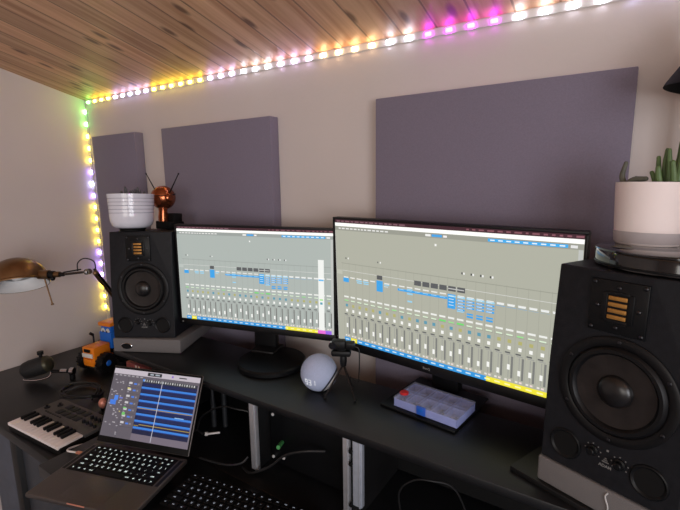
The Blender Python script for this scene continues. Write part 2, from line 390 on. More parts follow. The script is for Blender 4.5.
# ------------------------------------------------------------------ speakers
def speaker(label, face, yaw, tilt, depth=.238):
    U = Vector((math.cos(yaw), math.sin(yaw), 0)); N = Vector((math.sin(yaw), -math.cos(yaw), 0))
    V = Vector((0, 0, 1))*math.cos(tilt)-N*math.sin(tilt)
    root = thing('studio_monitor_speaker', label, 'speaker', Vector(face)-V*.1685, (-tilt, 0, yaw), 'pair of studio speakers')
    w, h = .2005, .3365
    # cabinet with bevelled upper front corners
    b = MB(); t = bmesh.new()
    hw = w/2; ch = .066; cz = .18; cd = .009
    A = [(-hw, 0, 0), (hw, 0, 0), (hw, 0, cz), (hw-ch, 0, h), (-hw+ch, 0, h), (-hw, 0, cz)]
    va = [t.verts.new(p) for p in A]; t.faces.new(va)
    tr = t.verts.new((hw, cd, h)); tl = t.verts.new((-hw, cd, h))
    rb = [t.verts.new(p) for p in ((-hw, depth, 0), (hw, depth, 0), (hw, depth, h), (-hw, depth, h))]
    t.faces.new((va[3], va[2], tr)); t.faces.new((va[5], va[4], tl))
    t.faces.new((va[2], va[1], rb[1], rb[2], tr)); t.faces.new((va[0], va[5], tl, rb[3], rb[0]))
    t.faces.new((va[4], va[3], tr, rb[2], rb[3], tl)); t.faces.new((va[1], va[0], rb[0], rb[1])); t.faces.new(rb)
    bmesh.ops.recalc_face_normals(t, faces=t.faces[:])
    bmesh.ops.bevel(t, geom=t.edges[:], offset=.0025, segments=2, affect='EDGES', profile=.5)
    b.merge(t, 'cab'); b.build('cabinet', root, sharp=.3)
    # tweeter plate with folded ribbon
    tz = .2845; tx = -.004
    b = MB(); b.box((tx, -.0015, tz), (.078, .005, .080), 'plate', .0015)
    for sx in (-1, 1): b.box((tx+sx*.018, -.0045, tz), (.008, .003, .044), 'plate', .001)
    for sz in (-1, 1): b.box((tx, -.0045, tz+sz*.021), (.030, .003, .006), 'plate', .001)
    tp = b.build('tweeter_plate', root)
    b = MB(); b.box((tx, -.0043, tz), (.028, .001, .037), 'black')
    for k in range(4): b.box((tx, -.0052, tz+(k-1.5)*.0095), (.0255, .003, .0062), 'gold', .001)
    b.build('tweeter_ribbon', tp)
    s0 = None
    for x, z in ((-.034, .035), (.034, .035), (-.034, -.035), (.034, -.035), (-.028, 0), (.028, 0), (0, -.03), (0, .030)):
        if s0 is None:
            s = MB(); s.lathe([(.003, 0), (.003, .0012), (.0016, .002), (0, .002)], 'screw', FRONT, 12); s0 = s.build('screw', tp, (tx+x, -.004, tz+z))
        else: copy_child(s0, tp, (tx+x, -.004, tz+z))
    # woofer
    wz = .157; wx = .004
    W = Matrix.Translation((wx, 0, wz)) @ FRONT @ Matrix.Diagonal((.945, .945, 1, 1))
    b = MB(); b.lathe([(.0885, 0), (.0885, .003), (.086, .0045), (.076, .0045), (.0735, .003), (.0735, .0005)], 'rubber', W, 64); wf = b.build('woofer_frame', root)
    b = MB(); b.lathe([(.0735, .0006), (.072, .004), (.068, .0075), (.063, .0075), (.0595, .004), (.0585, .001)], 'rubber', W, 64, caps=False); b.build('woofer_surround', wf)
    b = MB(); b.lathe([(.0588, .0018), (.050, .0011), (.034, .0007), (.024, .0006)], 'cone', W, 64, caps=False); b.build('woofer_cone', wf)
    b = MB(); b.lathe([(.0265, .0006), (.0255, .004), (.021, .0085), (.013, .0115), (.005, .0128), (0, .013)], 'dustcap', W, 40, caps=False); b.build('dust_cap', wf)
    s1 = None
    for k in range(6):
        a = PI/6+k*PI/3; p = (wx+.077*math.cos(a), -.0045, wz+.077*math.sin(a))
        if s1 is None:
            s = MB(); s.lathe([(.0028, 0), (.0028, .001), (.0014, .0016), (0, .0016)], 'screw', FRONT, 12); s1 = s.build('screw', wf, p)
        else: copy_child(s1, wf, p)
    # ports: flared ring with a black throat
    for sx in (-1, 1):
        P = Matrix.Translation((sx*.0605, 0, .0405)) @ FRONT @ Matrix.Diagonal((.9, .9, 1, 1))
        b = MB(); b.lathe([(.0285, 0), (.0275, .0018), (.0255, .0026), (.0232, .0016), (.0215, .0003)], 'plate', P, 40, caps=False)
        p = b.build('bass_port', root)
        b = MB(); b.lathe([(.0222, .0005), (0, .0005)], 'black', P, 40, caps=False); b.build('port_throat', p)
    for sx, zz in ((-.0175, .051), (.0215, .047)):
        K = Matrix.Translation((sx, 0, zz)) @ FRONT
        b = MB(); b.lathe([(.0085, 0), (.0085, .003), (.0062, .004), (.0058, .011), (.0045, .012), (0, .012)], 'plate', K, 24)
        for k in range(7):
            a = -.6+k*.73; b.box((sx+.0115*math.cos(a), -.0006, zz+.0115*math.sin(a)), (.0016, .0008, .0016), 'grey_print')
        b.build('knob', root)
    b = MB(); b.box((.0035, -.0006, .060), (.003, .0008, .003), 'grey_print'); b.build('indicator', root)
    b = MB(); b.text('ADAM', .0065, 'grey_print', Matrix.Translation((.002, -.0006, .0335)) @ FRONT, .0002)
    # small triangular emblem above the lettering
    for z, w2 in ((.0405, .010), (.0435, .006), (.0465, .003)): b.box((.002, -.0006, z), (w2, .0008, .0016), 'grey_print')
    b.build('emblem', root)
    return root, U, V, -N*math.cos(tilt)-Vector((0, 0, 1))*math.sin(tilt), Vector(face)+V*.1685
LS = speaker('black studio speaker on the left, under the white ridged pot', (-1.265, .786, 1.190), math.radians(30.341), math.radians(3.746))
RS = speaker('large near black studio speaker at the right edge, under the blush plant pot', (.001, .743, 1.202), math.radians(-21.168), math.radians(2.051))

# foam pads under the speakers: flat bottom, top follows the tilted speaker
def foam(label, loc, yaw, hf, slope, x0, x1, dep, badge, seam):
    root = thing('foam_pad', label, 'foam pad', loc, (0, 0, yaw), 'foam pads under the speakers')
    b = MB(); t = bmesh.new()
    hb = hf-slope*dep
    pts = [(0, 0), (dep, 0), (dep, hb), (0, hf)]
    a = [t.verts.new((x0, y, z)) for y, z in pts]; c = [t.verts.new((x1, y, z)) for y, z in pts]
    t.faces.new(a); t.faces.new(c[::-1])
    for i in range(4): t.faces.new((a[i], c[i], c[(i+1) % 4], a[(i+1) % 4]))
    bmesh.ops.recalc_face_normals(t, faces=t.faces[:])
    bmesh.ops.bevel(t, geom=t.edges[:], offset=.004, segments=3, affect='EDGES', profile=.5)
    b.merge(t, 'foam'); p = b.build('foam_block', root)
    if seam is not None:
        b = MB(); b.tube([(seam, -.0005, .004), (seam+.003, -.0015, hf*.4), (seam-.002, -.0015, hf*.75), (seam+.001, -.0005, hf-.004)], .0012, 'white_print', 6); b.build('seam', root)
    if badge is not None:
        E = Matrix.Translation((badge, 0, hf*.45)) @ FRONT @ Matrix.Diagonal((1, .52, 1, 1))
        b = MB(); b.lathe([(.0195, 0), (.0195, .001), (.0175, .0022), (.0165, .0010), (0, .0010)], 'chrome', E, 40)
        b.lathe([(.0164, .0012), (0, .0014)], 'plate', E, 40)
        b.build('badge', root)
    return root
foam('grey foam pad with an oval badge under the left speaker', (-1.347, .721, SZ+.0002), math.radians(26.5), .0450, math.tan(math.radians(3.6)), 0, .226, .262, .046, None)
foam('grey foam pad with a pale seam under the right speaker', (.0020, .734, SZ+.0105), math.radians(-21.168), .0463, math.tan(math.radians(2.051)), -.108, .110, .28, .076, .006)
b = MB(); b.box((0, .11, .005), (.34, .235, .010), 'dark_card', .001)
tag(b.build('isolation_board', None, (.0155, .7305, SZ+.0002), (0, 0, math.radians(-21.168))), 'thin black board on the shelf beneath the right foam pad', 'board')

# ------------------------------------------------------------------ computer monitors
EMC = {}
def E(rgb, s=1.0):
    k = (rgb, s)
    if k not in EMC: EMC[k] = em('screen_light', rgb, s)
    return EMC[k]
def mixer(gray, band, warm, hi):
    """rectangles of the mixer window: (u0,v0,u1,v1,colour), v down"""
    R = []
    A = lambda u0, v0, u1, v1, c: R.append((u0, v0, u1, v1, c))
    rnd = random.Random(7)
    A(0, 0, 1, .026, (62, 30, 40))
    u = .01
    while u < .36: w = rnd.uniform(.012, .03); A(u, .008, u+w, .018, (128, 92, 102)); u += w+.008
    u = .62
    while u < .98: w = rnd.uniform(.008, .025); A(u, .008, u+w, .018, (134, 84, 94)); u += w+.012
    A(0, .026, 1, .052, (255, 255, 250))
    A(0, .052, 1, .085, band)
    u = .02
    while u < .27: w = rnd.uniform(.01, .022); A(u, .064, u+w, .074, (225, 225, 222)); u += w+.006
    A(.455, .062, .478, .077, (235, 235, 232)); A(.482, .061, .525, .078, (70, 160, 225)); A(.53, .063, .545, .077, (240, 235, 235))
    A(.70, .060, .955, .079, (60, 170, 235))
    for k in range(9): A(.708+k*.0278, .066, .724+k*.0278, .073, (235, 245, 250))
    A(.962, .062, .982, .078, (225, 225, 225))
    A(.495, .125, .503, .14, (240, 240, 236))
    # lines of the strip area
    A(0, .085, .0012, 1, (215, 215, 210)); A(.985, .085, .998, 1, (188, 190, 186))
    N = 26; sp = .0367; c0 = .055
    for k in range(N): A(c0+k*sp-sp*.5, .34, c0+k*sp-sp*.5+.0014, .985, tuple(int(c*.94) for c in gray))
    A(.03, .345, .985, .350, tuple(int(c*.90) for c in gray))
    A(.0, .405, .985, .408, (215, 216, 212)); A(.0, .405, .035, .44, tuple(min(255, c+18) for c in gray))
    # setting labels and buttons
    for u in (.055, .068): A(u, .299, u+.005, .311, (40, 42, 44) if u < .06 else (245, 245, 242))
    for u in (.228, .241): A(u, .299, u+.005, .311, (90, 90, 90) if u < .235 else (245, 245, 242))
    for k in range(4):
        A(.605+k*.0355, .296, .610+k*.0355, .310, (60, 62, 64)); A(.612+k*.0355, .296, .618+k*.0355, .310, (235, 235, 233))
    for k in (5,): A(c0+k*sp-.014, .405, c0+k*sp+.014, .437, (84, 86, 88))
    for k in range(10, 16): A(c0+k*sp-.0155, .40, c0+k*sp+.0155, .435, (88, 90, 92))
    A(c0+14*sp-.015, .415, c0+15.3*sp, .421, (200, 200, 198))
    for k in range(N):
        if k not in (5,): A(c0+k*sp-.013, .455, c0+k*sp+.013, .464, (228, 228, 224))
    BL = (58, 160, 228); PB = (150, 205, 232)
    A(c0-.016, .466, c0+.016, .500, BL)
    for k in (2, 3): A(c0+k*sp-.015, .470, c0+k*sp+.015, .48, PB); A(c0+k*sp-.012, .486, c0+k*sp+.015, .495, PB)
    A(c0+5*sp-.016, .445, c0+5*sp+.016, .53, BL); A(c0+6*sp-.015, .466, c0+6*sp+.012, .474, PB); A(c0+6*sp-.015, .48, c0+6*sp+.006, .487, (190, 210, 220))
    A(c0+8*sp-.02, .478, c0+13.5*sp, .495, BL)
    for k in range(8, 14): A(c0+k*sp-.013, .481, c0+k*sp+.010, .485, (170, 215, 240))
    A(c0+9*sp-.012, .47, c0+9*sp+.014, .478, PB); A(c0+9*sp-.012, .50, c0+9*sp+.014, .512, PB); A(c0+9*sp-.01, .556, c0+9*sp+.012, .568, PB)
    A(c0+14*sp-.017, .455, c0+14*sp+.015, .555, BL)
    for k, nn in ((14, 4), (15, 5), (16, 4), (17, 4), (18, 4)):
        for j in range(nn):
            A(c0+k*sp-.015, .462+j*.021, c0+k*sp+.016, .474+j*.021, BL if j else PB); A(c0+k*sp-.012, .466+j*.021, c0+k*sp+.008, .470+j*.021, (225, 238, 245))
    for k in range(19, N-1): A(c0+k*sp-.016, .466+.0005*k, c0+k*sp+.017, .478, BL); A(c0+k*sp-.012, .462, c0+k*sp+.012, .469, (232, 236, 236))
    for k in (16, 17, 18):
        A(c0+k*sp-.013, .566, c0+k*sp+.012, .576, BL); A(c0+k*sp-.013, .583, c0+k*sp+.012, .596, BL)
    A(c0+15*sp-.015, .56, c0+15*sp+.012, .568, PB)
    # send row, read row, pans
    for k in range(N):
        u = c0+k*sp; v = .615
        A(u-.014, v, u+.012, v+.013, (232, 233, 228)); A(u-.014, v+.043, u+.014, v+.047, tuple(int(c*.9) for c in gray))
        A(u-.012, .648, u+.010, .657, (214, 232, 205) if k % 7 else (150, 220, 140))
        A(u-.0065, .682, u+.0065, .705, (92, 150, 172) if k in (0, 5, 8, 10, 11, 12, 14, 16, 17, 18) else (176, 172, 110))
        A(u-.0055, .725, u+.0055, .748, (242, 242, 238))
        A(u-.014, .764, u+.004, .774, (96, 98, 98)); A(u-.010, .779, u+.012, .784, (150, 150, 148))
        A(u+.008, .79, u+.0155, .935, (122, 123, 120)); A(u-.0012, .79, u+.0012, .935, (150, 150, 146))
        v = .825+.07*rnd.random(); A(u-.0048, v, u+.0048, v+.035, (240, 240, 236))
        A(u-.012, .945, u-.003, .957, (226, 222, 214)); A(u+.002, .945, u+.011, .957, (232, 214, 208))
    for k in (13, 15): A(c0+k*sp-.014, .645, c0+k*sp+.014, .657, (110, 215, 110))
    # track name row
    A(.038, .966, .71, 1, (52, 148, 218)); A(c0+sp*.5, .966, c0+1.5*sp, 1, (240, 224, 40)); A(.71, .966, .985, 1, (240, 228, 60))
    for k in range(N):
        u = c0+k*sp; A(u-.011, .978, u+.009, .988, (200, 226, 240) if k < 18 and k != 1 else (250, 245, 170))
    if hi:
        A(.912, .28, .945, .966, (236, 238, 234)); A(.914, .455, .943, .463, (250, 250, 250)); A(.914, .468, .943, .482, (90, 180, 235)); A(.918, .66, .938, .672, (150, 225, 120)); A(.921, .69, .935, .712, (92, 160, 180))
        A(.905, .966, .95, 1, (232, 110, 214)); A(.95, .966, .985, 1, (150, 100, 225))
    return R

def screen_mesh(b, w, h, rects, bg, s, y=0.0, eps=.00012):
    """emissive picture on plane y, centre origin, seen from -y"""
    def q(u0, v0, u1, v1, c, dy):
        x0, x1 = (u0-.5)*w, (u1-.5)*w; z0, z1 = (.5-v1)*h, (.5-v0)*h
        b.quad([(x0, dy, z0), (x1, dy, z0), (x1, dy, z1), (x0, dy, z1)], E(c, s))
    q(0, 0, 1, 1, bg, y)
    for i, r in enumerate(rects): q(*r, y-eps*(1+i*.01))

def monitor(label, c, yaw, tilt, w, h, rects, bg, s, chin, brand=None):
    V = Vector((0, 0, 1)); zb = c[2]-h/2
    root = thing('computer_monitor', label, 'monitor', (c[0], c[1], SZ), (0, 0, yaw), 'pair of computer monitors')
    zc = c[2]-SZ
    R = RX(-tilt)
    bz = .006
    b = MB()
    # panel frame: four bezel bars proud of the picture, and a back shell
    def bx(cc, ss, m, bev): b.box(Vector((0, 0, zc))+R @ Vector(cc), ss, m, bev, R)
    bx((0, .0035, h/2+bz/2), (w+2*bz, .013, bz), 'bezel', .0015); bx((0, .0035, -h/2-chin/2), (w+2*bz, .013, chin), 'bezel', .0015)
    for sx in (-1, 1): bx((sx*(w/2+bz/2), .0035, 0), (bz, .013, h), 'bezel', .001)
    bx((0, .0115, (bz-chin)/2), (w+2*bz, .018, h+bz+chin), 'bezel', .003)
    bx((0, .028, -.03), (w*.62, .022, h*.6), 'bezel', .008)
    b.build('housing', root)
    b = MB(); screen_mesh(b, w, h, rects, bg, s)
    o = b.build('screen', root, (0, 0, zc), (-tilt, 0, 0))
    for x in ((-w/2+.0, ) if brand is None else ()):
        b = MB(); b.box(Vector((0, 0, zc))+R @ Vector((x+.006, -.0035, -h/2-chin*.55)), (.004, .002, .004), 'grey_print', 0, R)
        b.build('power_button', root)
    if brand:
        b = MB(); b.text(brand, .0085, 'grey_print', Matrix.Translation((0, 0, zc)) @ R.to_4x4() @ Matrix.Translation((-.02, -.0034, -h/2-chin*.5)) @ FRONT, .0002); b.build('brand_mark', root)
    return root, zc
LMW, LMH = .597*.883, .336*.883
lm, zc = monitor('left widescreen monitor with a mixer window, on a round black foot', (-.9263, .9263, 1.2248), .227, .012, LMW, LMH, mixer((166, 173, 168), (152, 158, 154), 0, True), (170, 178, 173), 1.05, .019)
IY = Matrix.Rotation(-.227, 3, 'Z')
pc = IY @ (Vector((-.846, .915, SZ))-Vector((-.9263, .9263, SZ)))
b = MB(); b.lathe([(.096, 0), (.1, .002), (.1, .012), (.096, .0165), (.03, .0185), (0, .0185)], 'plate', Matrix.Translation((pc.x, pc.y, .0003)), 64); b.build('stand_base', lm)
b = MB(); b.box((.012, .055, .11), (.078, .028, .20), 'bezel', .008); b.box((.025, .035, .018), (.078, .075, .012), 'bezel', .004); b.build('stand_column', lm)
rm, zc = monitor('right and larger widescreen monitor with a mixer window, facing the plastic organiser', (-.358, .943, 1.238), -.122, -.029, .597, .336, mixer((168, 169, 155), (150, 151, 140), 1, False), (172, 173, 159), 1.05, .024, 'BenQ')
b = MB(); b.box((.0, .0, .0033), (.192, .185, .0060), 'plate', .002); b.build('stand_base', rm, (.003, .005, .0002))
b = MB(); b.box((.0, .072, .12), (.075, .028, .22), 'bezel', .008); b.build('stand_column', rm)

# ------------------------------------------------------------------ plastic organiser
root = thing('organiser_box', 'clear plastic compartment box with a blue latch in front of the right monitor', 'storage box', (-.3435, .913, .9820), (0, 0, -.118))
w, d, h = .160, .096, .0235
b = MB(); b.box((0, 0, .001), (w, d, .002), 'clear2', .0006)
for sy in (-1, 1): b.box((0, sy*(d/2-.001), h*.42), (w-.004, .002, h*.75), 'clear2', .0005)
for sx in (-1, 1): b.box((sx*(w/2-.001), 0, h*.42), (.002, d-.004, h*.75), 'clear2', .0005)
b.build('tray', root)
for x in (-1.5, -.5, .5, 1.5):
    b = MB(); b.box((x*w/5, 0, h*.42), (.0016, d-.005, h*.72), 'clear2'); b.build('divider', root)
b = MB(); b.box((0, 0, h*.42), (w-.005, .0016, h*.72), 'clear2'); b.build('divider', root)
b = MB()
for i in range(5):
    for j in range(2):
        if (i*2+j) % 4 == 1: continue
        for k in range(7): b.box(((i-2)*w/5+random.uniform(-.009, .009), (j-.5)*d/2+random.uniform(-.015, .015), .0045+random.uniform(0, .003)), (.006, .004, .004), 'parts', 0, RZ(random.uniform(0, 3)))
o = b.build('small_components', root); o['kind'] = 'stuff'
b = MB(); b.box((0, 0, h-.003), (w+.001, d+.001, .005), 'clear', .0015)
for i in range(4): b.box(((i-1.5)*w/5, 0, h-.0004), (.0012, d*.92, .0006), 'clear2')
b.box((0, 0, h-.0004), (w*.94, .0012, .0006), 'clear2'); b.build('lid', root)
b = MB(); b.box((-.006, -d/2-.0022, h*.52), (.022, .004, h*.86), 'latch', .0012); b.box((-.006, -d/2-.0045, h*.6), (.012, .001, .006), 'blue', .0003); b.build('latch', root)
b = MB(); b.lathe([(.0105, 0), (.0108, .003), (.009, .005), (0, .0056)], 'red', None, 28)
tag(b.build('bottle_cap', None, Vector((-.4125, .8985, 1.0058)), (0, .0, .3)), 'small round red cap on the corner of the clear organiser box', 'cap')

# ------------------------------------------------------------------ white smart speaker ball
root = thing('smart_speaker', 'white fabric ball speaker with clock digits beside the mini tripod', 'smart speaker', (-.636, .862, SZ))
face = Vector((.30, -.93, .18)).normalized()
r = .0475
b = MB(); prof = [(0, -r*.93)]
for k in range(25):
    a = -1.20+k*(PI/2+1.20)/24; prof.append((r*math.cos(a), r*math.sin(a)))
b.lathe([(.018, -r*.932)]+prof[1:], 'orb', None, 48); b.build('shell', root, (0, 0, r*.935+.0008), (.1, .12, 0))
b = MB(); b.lathe([(.019, 0), (.022, .001), (.022, .003), (.019, .005)], 'rubber', None, 40); b.build('base_ring', root, (0, 0, .0005))
rax = (Vector((.836, .549, 0))*.76+Vector((.549, -.836, 0))*.10+Vector((0, 0, -.55))).normalized()
Rr = rax.to_track_quat('Z', 'Y').to_matrix().to_4x4()
b = MB(); b.lathe([(r*math.cos(a)*1.012, r*math.sin(a)*1.012) for a in (.66, .70, .74, .78)], 'cable', Matrix.Translation((0, 0, r*.935+.0008)) @ Rr, 56, caps=False)
b.lathe([(r*math.cos(a)*1.006, r*math.sin(a)*1.006) for a in (.82, .88, .94, 1.0)], 'toy_white', Matrix.Translation((0, 0, r*.935+.0008)) @ Rr, 56, caps=False); b.build('light_ring', root)
fdir = Vector((.557, -.815, .12)).normalized()            # towards the room
fx = Vector((0, 0, 1)).cross(-fdir).normalized(); fx = Vector((-fdir.y, fdir.x, 0)).normalized()
c0 = Vector((0, 0, r*.935+.0008))
b = MB()
seg7 = {'9': 'abcdfg', '3': 'abcdg', '1': 'bc'}
for i, chs in enumerate('931'):
    for sname in seg7[chs]:
        px_, pz_, hor = {'a': (0, .0072, 1), 'b': (.0034, .0036, 0), 'c': (.0034, -.0036, 0), 'd': (0, -.0072, 1), 'e': (-.0034, -.0036, 0), 'f': (-.0034, .0036, 0), 'g': (0, 0, 1)}[sname]
        ang_ = (-.72+i*.225)+px_/r; el = -.18+pz_/r
        base = math.atan2(fdir.y, fdir.x)
        n = Vector((math.cos(base+ang_)*math.cos(el), math.sin(base+ang_)*math.cos(el), math.sin(el)))
        rot = n.to_track_quat('Z', 'Y').to_matrix()
        # align so local x is horizontal
        xh = Vector((-n.y, n.x, 0)).normalized(); yv = n.cross(xh)
        rot = Matrix((xh, yv, n)).transposed()
        b.box(c0+n*(r*1.004), (.0060, .0011, .0005) if hor else (.0011, .0062, .0005), 'digit', 0, rot)
b.build('clock_digits', root)

# ------------------------------------------------------------------ webcam on mini tripod
root = thing('webcam', 'black webcam on a mini tripod between the white ball and the right monitor', 'webcam', (-.566, .872, SZ))
T = lambda x, y, z: Vector((x+.566, y-.872, z-SZ))
yw = .45; R = RZ(yw)
b = MB(); b.box(T(-.592, .890, 1.096), (.036, .026, .024), 'rubber', .005, R); b.box(T(-.566, .903, 1.094), (.024, .022, .020), 'plate', .004, R); b.build('camera_body', root)
b = MB(); q = T(-.604, .880, 1.096); dv = R @ Vector((0, -1, 0)); b.cyl(q, q+dv*.010, .0095, 'gloss', seg=24); b.build('lens', root)
b = MB(); b.box(T(-.584, .888, 1.075), (.050, .022, .016), 'rubber', .005, R); b.box(T(-.584, .890, 1.085), (.020, .016, .014), 'rubber', .003, R); b.build('clamp', root)
b = MB(); b.lathe([(.0075, 0), (.009, .012), (.0085, .024), (.006, .03)], 'rubber', Matrix.Translation(T(-.578, .889, 1.042)), 20); b.build('tripod_hub', root)
top = T(-.578, .889, 1.045)
for x, y in ((-.592, .825), (-.521, .851), (-.563, .906)):
    b = MB(); b.cyl(top, T(x, y, .981), .0026, 'screw', .0020, 10); b.sphere(T(x, y, .9795), .0040, 'rubber', 12); b.build('tripod_leg', root)
b = MB(); b.tube([T(-.556, .905, 1.092), T(-.545, .91, 1.085), T(-.543, .91, 1.05), T(-.548, .915, 1.01), T(-.560, .93, .985), T(-.60, .955, .979)], .0016, 'cable', 8); b.build('cable', root)

# ------------------------------------------------------------------ laptop
YAW = .309
LH = Vector((-1.034, .595, .7953))
root = thing('laptop', 'open dark grey laptop showing blue audio tracks, on a black slab', 'laptop', LH, (0, 0, YAW)); root.scale = (.9286,)*3
w, d = .3126, .2212; hb = .0135
b = MB(); b.box((0, -d/2, .0012+hb/2), (w, d, hb), 'space_grey', .004, seg=3); 
for sx in (-1, 1):
    for y in (-.02, -d+.02): b.cyl((sx*.13, y, 0), (sx*.13, y, .0014), .007, 'rubber', seg=14)
b.build('base', root)
zt = .0012+hb
b = MB(); b.box((0, -.066, zt+.0001), (.272, .108, .0012), 'key_black', .0004); kd = b.build('keyboard_deck', root)
b = MB(); b.box((0, -.166, zt+.0001), (.128, .080, .0005), 'space_grey', .0002); b.build('trackpad', root)
for sx in (-1, 1):
    b = MB(); b.box((sx*.146, -.066, zt+.0001), (.009, .105, .0004), 'rubber'); b.build('speaker_grille', root)
b = MB(); b.box((0, -d+.0005, zt-.002), (.052, .002, .003), 'pinkish', .0005); b.build('front_notch', root)
def keyrow(root, chars, widths, x0, y, pitch, kh, z, th, legend, glyph, name='key'):
    x = x0
    for chs, wd in zip(chars, widths):
        kw = pitch*wd-pitch*.13
        cx = x+pitch*wd/2
        b = MB(); b.box((0, 0, th/2), (kw, kh, th), 'key_black', .0008, seg=1)
        if chs: b.text(chs, glyph if len(chs) == 1 else glyph*.62, legend, Matrix.Translation((0, 0, th+.0002)), .00018)
        o = b.build(name, root, (cx, y, z)); x += pitch*wd
pt = .0187
rows = [(['esc']+['F%d' % k for k in range(1, 13)]+['o'], [1.05]+[1]*12+[1.0], .012),
        (list('`1234567890-=')+['del'], [1]*13+[1.05], .0155), (['tab']+list('QWERTYUIOP[]\\'), [1.5]+[1]*12+[.55], .0155),
        (['caps']+list("ASDFGHJKL;'")+['ret'], [1.75]+[1]*11+[1.3], .0155), (['shift']+list('ZXCVBNM,./')+['shift'], [2.2]+[1]*10+[1.85], .0155),
        (['fn', 'ctl', 'alt', 'cmd', '', 'cmd', 'alt', '<', 'v', '>'], [1, 1, 1, 1.2, 4.9, 1.2, 1, .92, .92, .92], .0155)]
y = -.0205
for r_, (chs, wd, kh) in enumerate(rows):
    keyrow(kd, chs, wd, -.1315, y, pt, kh, zt+.0007, .0012, 'legend', .0095); y -= (.0163 if r_ == 0 else .0181)
# lid
lt = .465
lid_rot = (-lt, 0, 0)
b = MB(); b.box((0, .0025, .111), (w, .005, .2185), 'space_grey', .003, seg=3)
b.box((0, -.0003, .111), (w-.004, .0012, .2145), 'key_black', .0006); lid = b.build('lid', root, (0, .003, zt+.0005), lid_rot)
R_ = []
A = lambda *a: R_.append(a)
rnd = random.Random(11)
A(0, 0, 1, .075, (206, 196, 206)); A(.40, .012, .565, .062, (40, 44, 50)); A(.43, .025, .47, .048, (170, 180, 190)); A(.49, .025, .54, .048, (170, 180, 190))
A(.765, .03, .85, .045, (40, 40, 44)); A(.68, .02, .70, .05, (150, 110, 210)); A(0, .075, 1, .115, (104, 98, 108))
for k in range(7): A(.02+k*.05, .086, .05+k*.05, .104, (170, 165, 172))
A(.36, .115, .985, .165, (52, 56, 66))
for k in range(22): A(.375+k*.027, .12, .388+k*.027, .15, (176, 176, 176) if k % 3 else (215, 215, 215))
A(.36, .165, .985, .905, (12, 24, 64)); A(.36, .905, 1, 1, (122, 112, 126)); A(.985, .115, 1, .905, (124, 116, 130))
for k in range(7):
    v = .225+k*.0965
    A(.37, v-.058, .985, v-.013, (15, 33, 86)); A(.362, v, .985, v+.028, (58, 136, 232)); A(.362, v+.028, .985, v+.038, (30, 70, 150))
    A(.205, v-.045, .245, v-.015, (214, 210, 214)); A(.265, v-.035, .30, v-.01, (80, 130, 230)); A(.31, v-.035, .33, v-.01, (140, 136, 146)); A(.205, v+.0, .225, v+.016, (160, 156, 166)); A(.13, v-.02, .145, v-.005, (190, 186, 190))
    A(.19, v+.028, .355, v+.031, (62, 58, 66))
for k in (0, 3, 4): A(.20, .265+k*.0965, .235, .285+k*.0965, (120, 210, 110) if k else (225, 215, 130))
A(.16, .62, .175, .635, (226, 210, 120)); A(.20, .63, .235, .655, (120, 210, 110))
A(.365, .535, .985, .545, (178, 150, 60)); A(.365, .785, .42, .795, (178, 150, 60)); A(.42, .765, .985, .776, (178, 150, 60)); A(.8, .60, .90, .612, (160, 200, 235))
A(.07, .40, .115, .47, (80, 140, 240)); A(.03, .47, .10, .54, (70, 130, 235)); A(.13, .42, .17, .44, (120, 130, 220))
for k in range(26): u, v = rnd.uniform(.01, .17), rnd.uniform(.15, .95); A(u, v, u+.02, v+.014, (176, 170, 178))
A(.585, .115, .592, .99, (200, 200, 214)); A(.36, .115, .38, .15, (80, 150, 240))
A(.185, .115, .187, 1, (60, 58, 64))
b = MB(); screen_mesh(b, w-.014, .193, R_, (100, 94, 104), .85)
b.build('screen', lid, (0, -.0012, .1165))

b = MB(); b.box((0, 0, .0164), (.31, .175, .0328), 'black_desk', .003)
tag(b.build('laptop_riser', None, (-1.07, .5165, .7604)), 'black slab under the laptop, jutting out at its left side', 'riser')

# ------------------------------------------------------------------ desktop keyboard (tenkeyless)
root = thing('computer_keyboard', 'black computer keyboard with white legends on the tray right of the laptop', 'keyboard', (-.878, .640, .7602), (0, 0, .165))
b = MB(); b.box((.187, -.068, .009), (.374, .140, .016), 'key_black', .004); b.build('case', root)
pt = .0193
rows = [(['esc', 'F1', 'F2', 'F3', 'F4', 'F5', 'F6', 'F7', 'F8', 'F9', 'F10', 'F11', 'F12', 'prt', 'scr', 'brk'], [1.4]+[1.12]*12+[1.05]*3),
        (list('`1234567890-=')+['bk', 'ins', 'hm', 'up'], [1]*13+[2, 1.2, 1.0, 1.0]), (['tab']+list('QWERTYUIOP[]#')+['del', 'end', 'dn'], [1.5]+[1]*12+[1.5, 1.2, 1, 1]),
        (['caps']+list("ASDFGHJKL;'")+['ent'], [1.75]+[1]*11+[2.25]), (['shift']+list('ZXCVBNM,./')+['shift', '^'], [2.25]+[1]*10+[2.75, 1.2]),
        (['ctl', 'win', 'alt', '', 'alt', 'fn', 'ctl', '<', 'v', '>'], [1.25, 1.25, 1.25, 6.25, 1.25, 1.25, 1.25, 1.2, 1, 1])]
y = -.014
for i, (chs, wd) in enumerate(rows):
    keyrow(root, chs, wd, .006, y, pt, .0165, .0168, .006, 'legend_dim', .0068); y -= .0205 if i == 0 else .0193

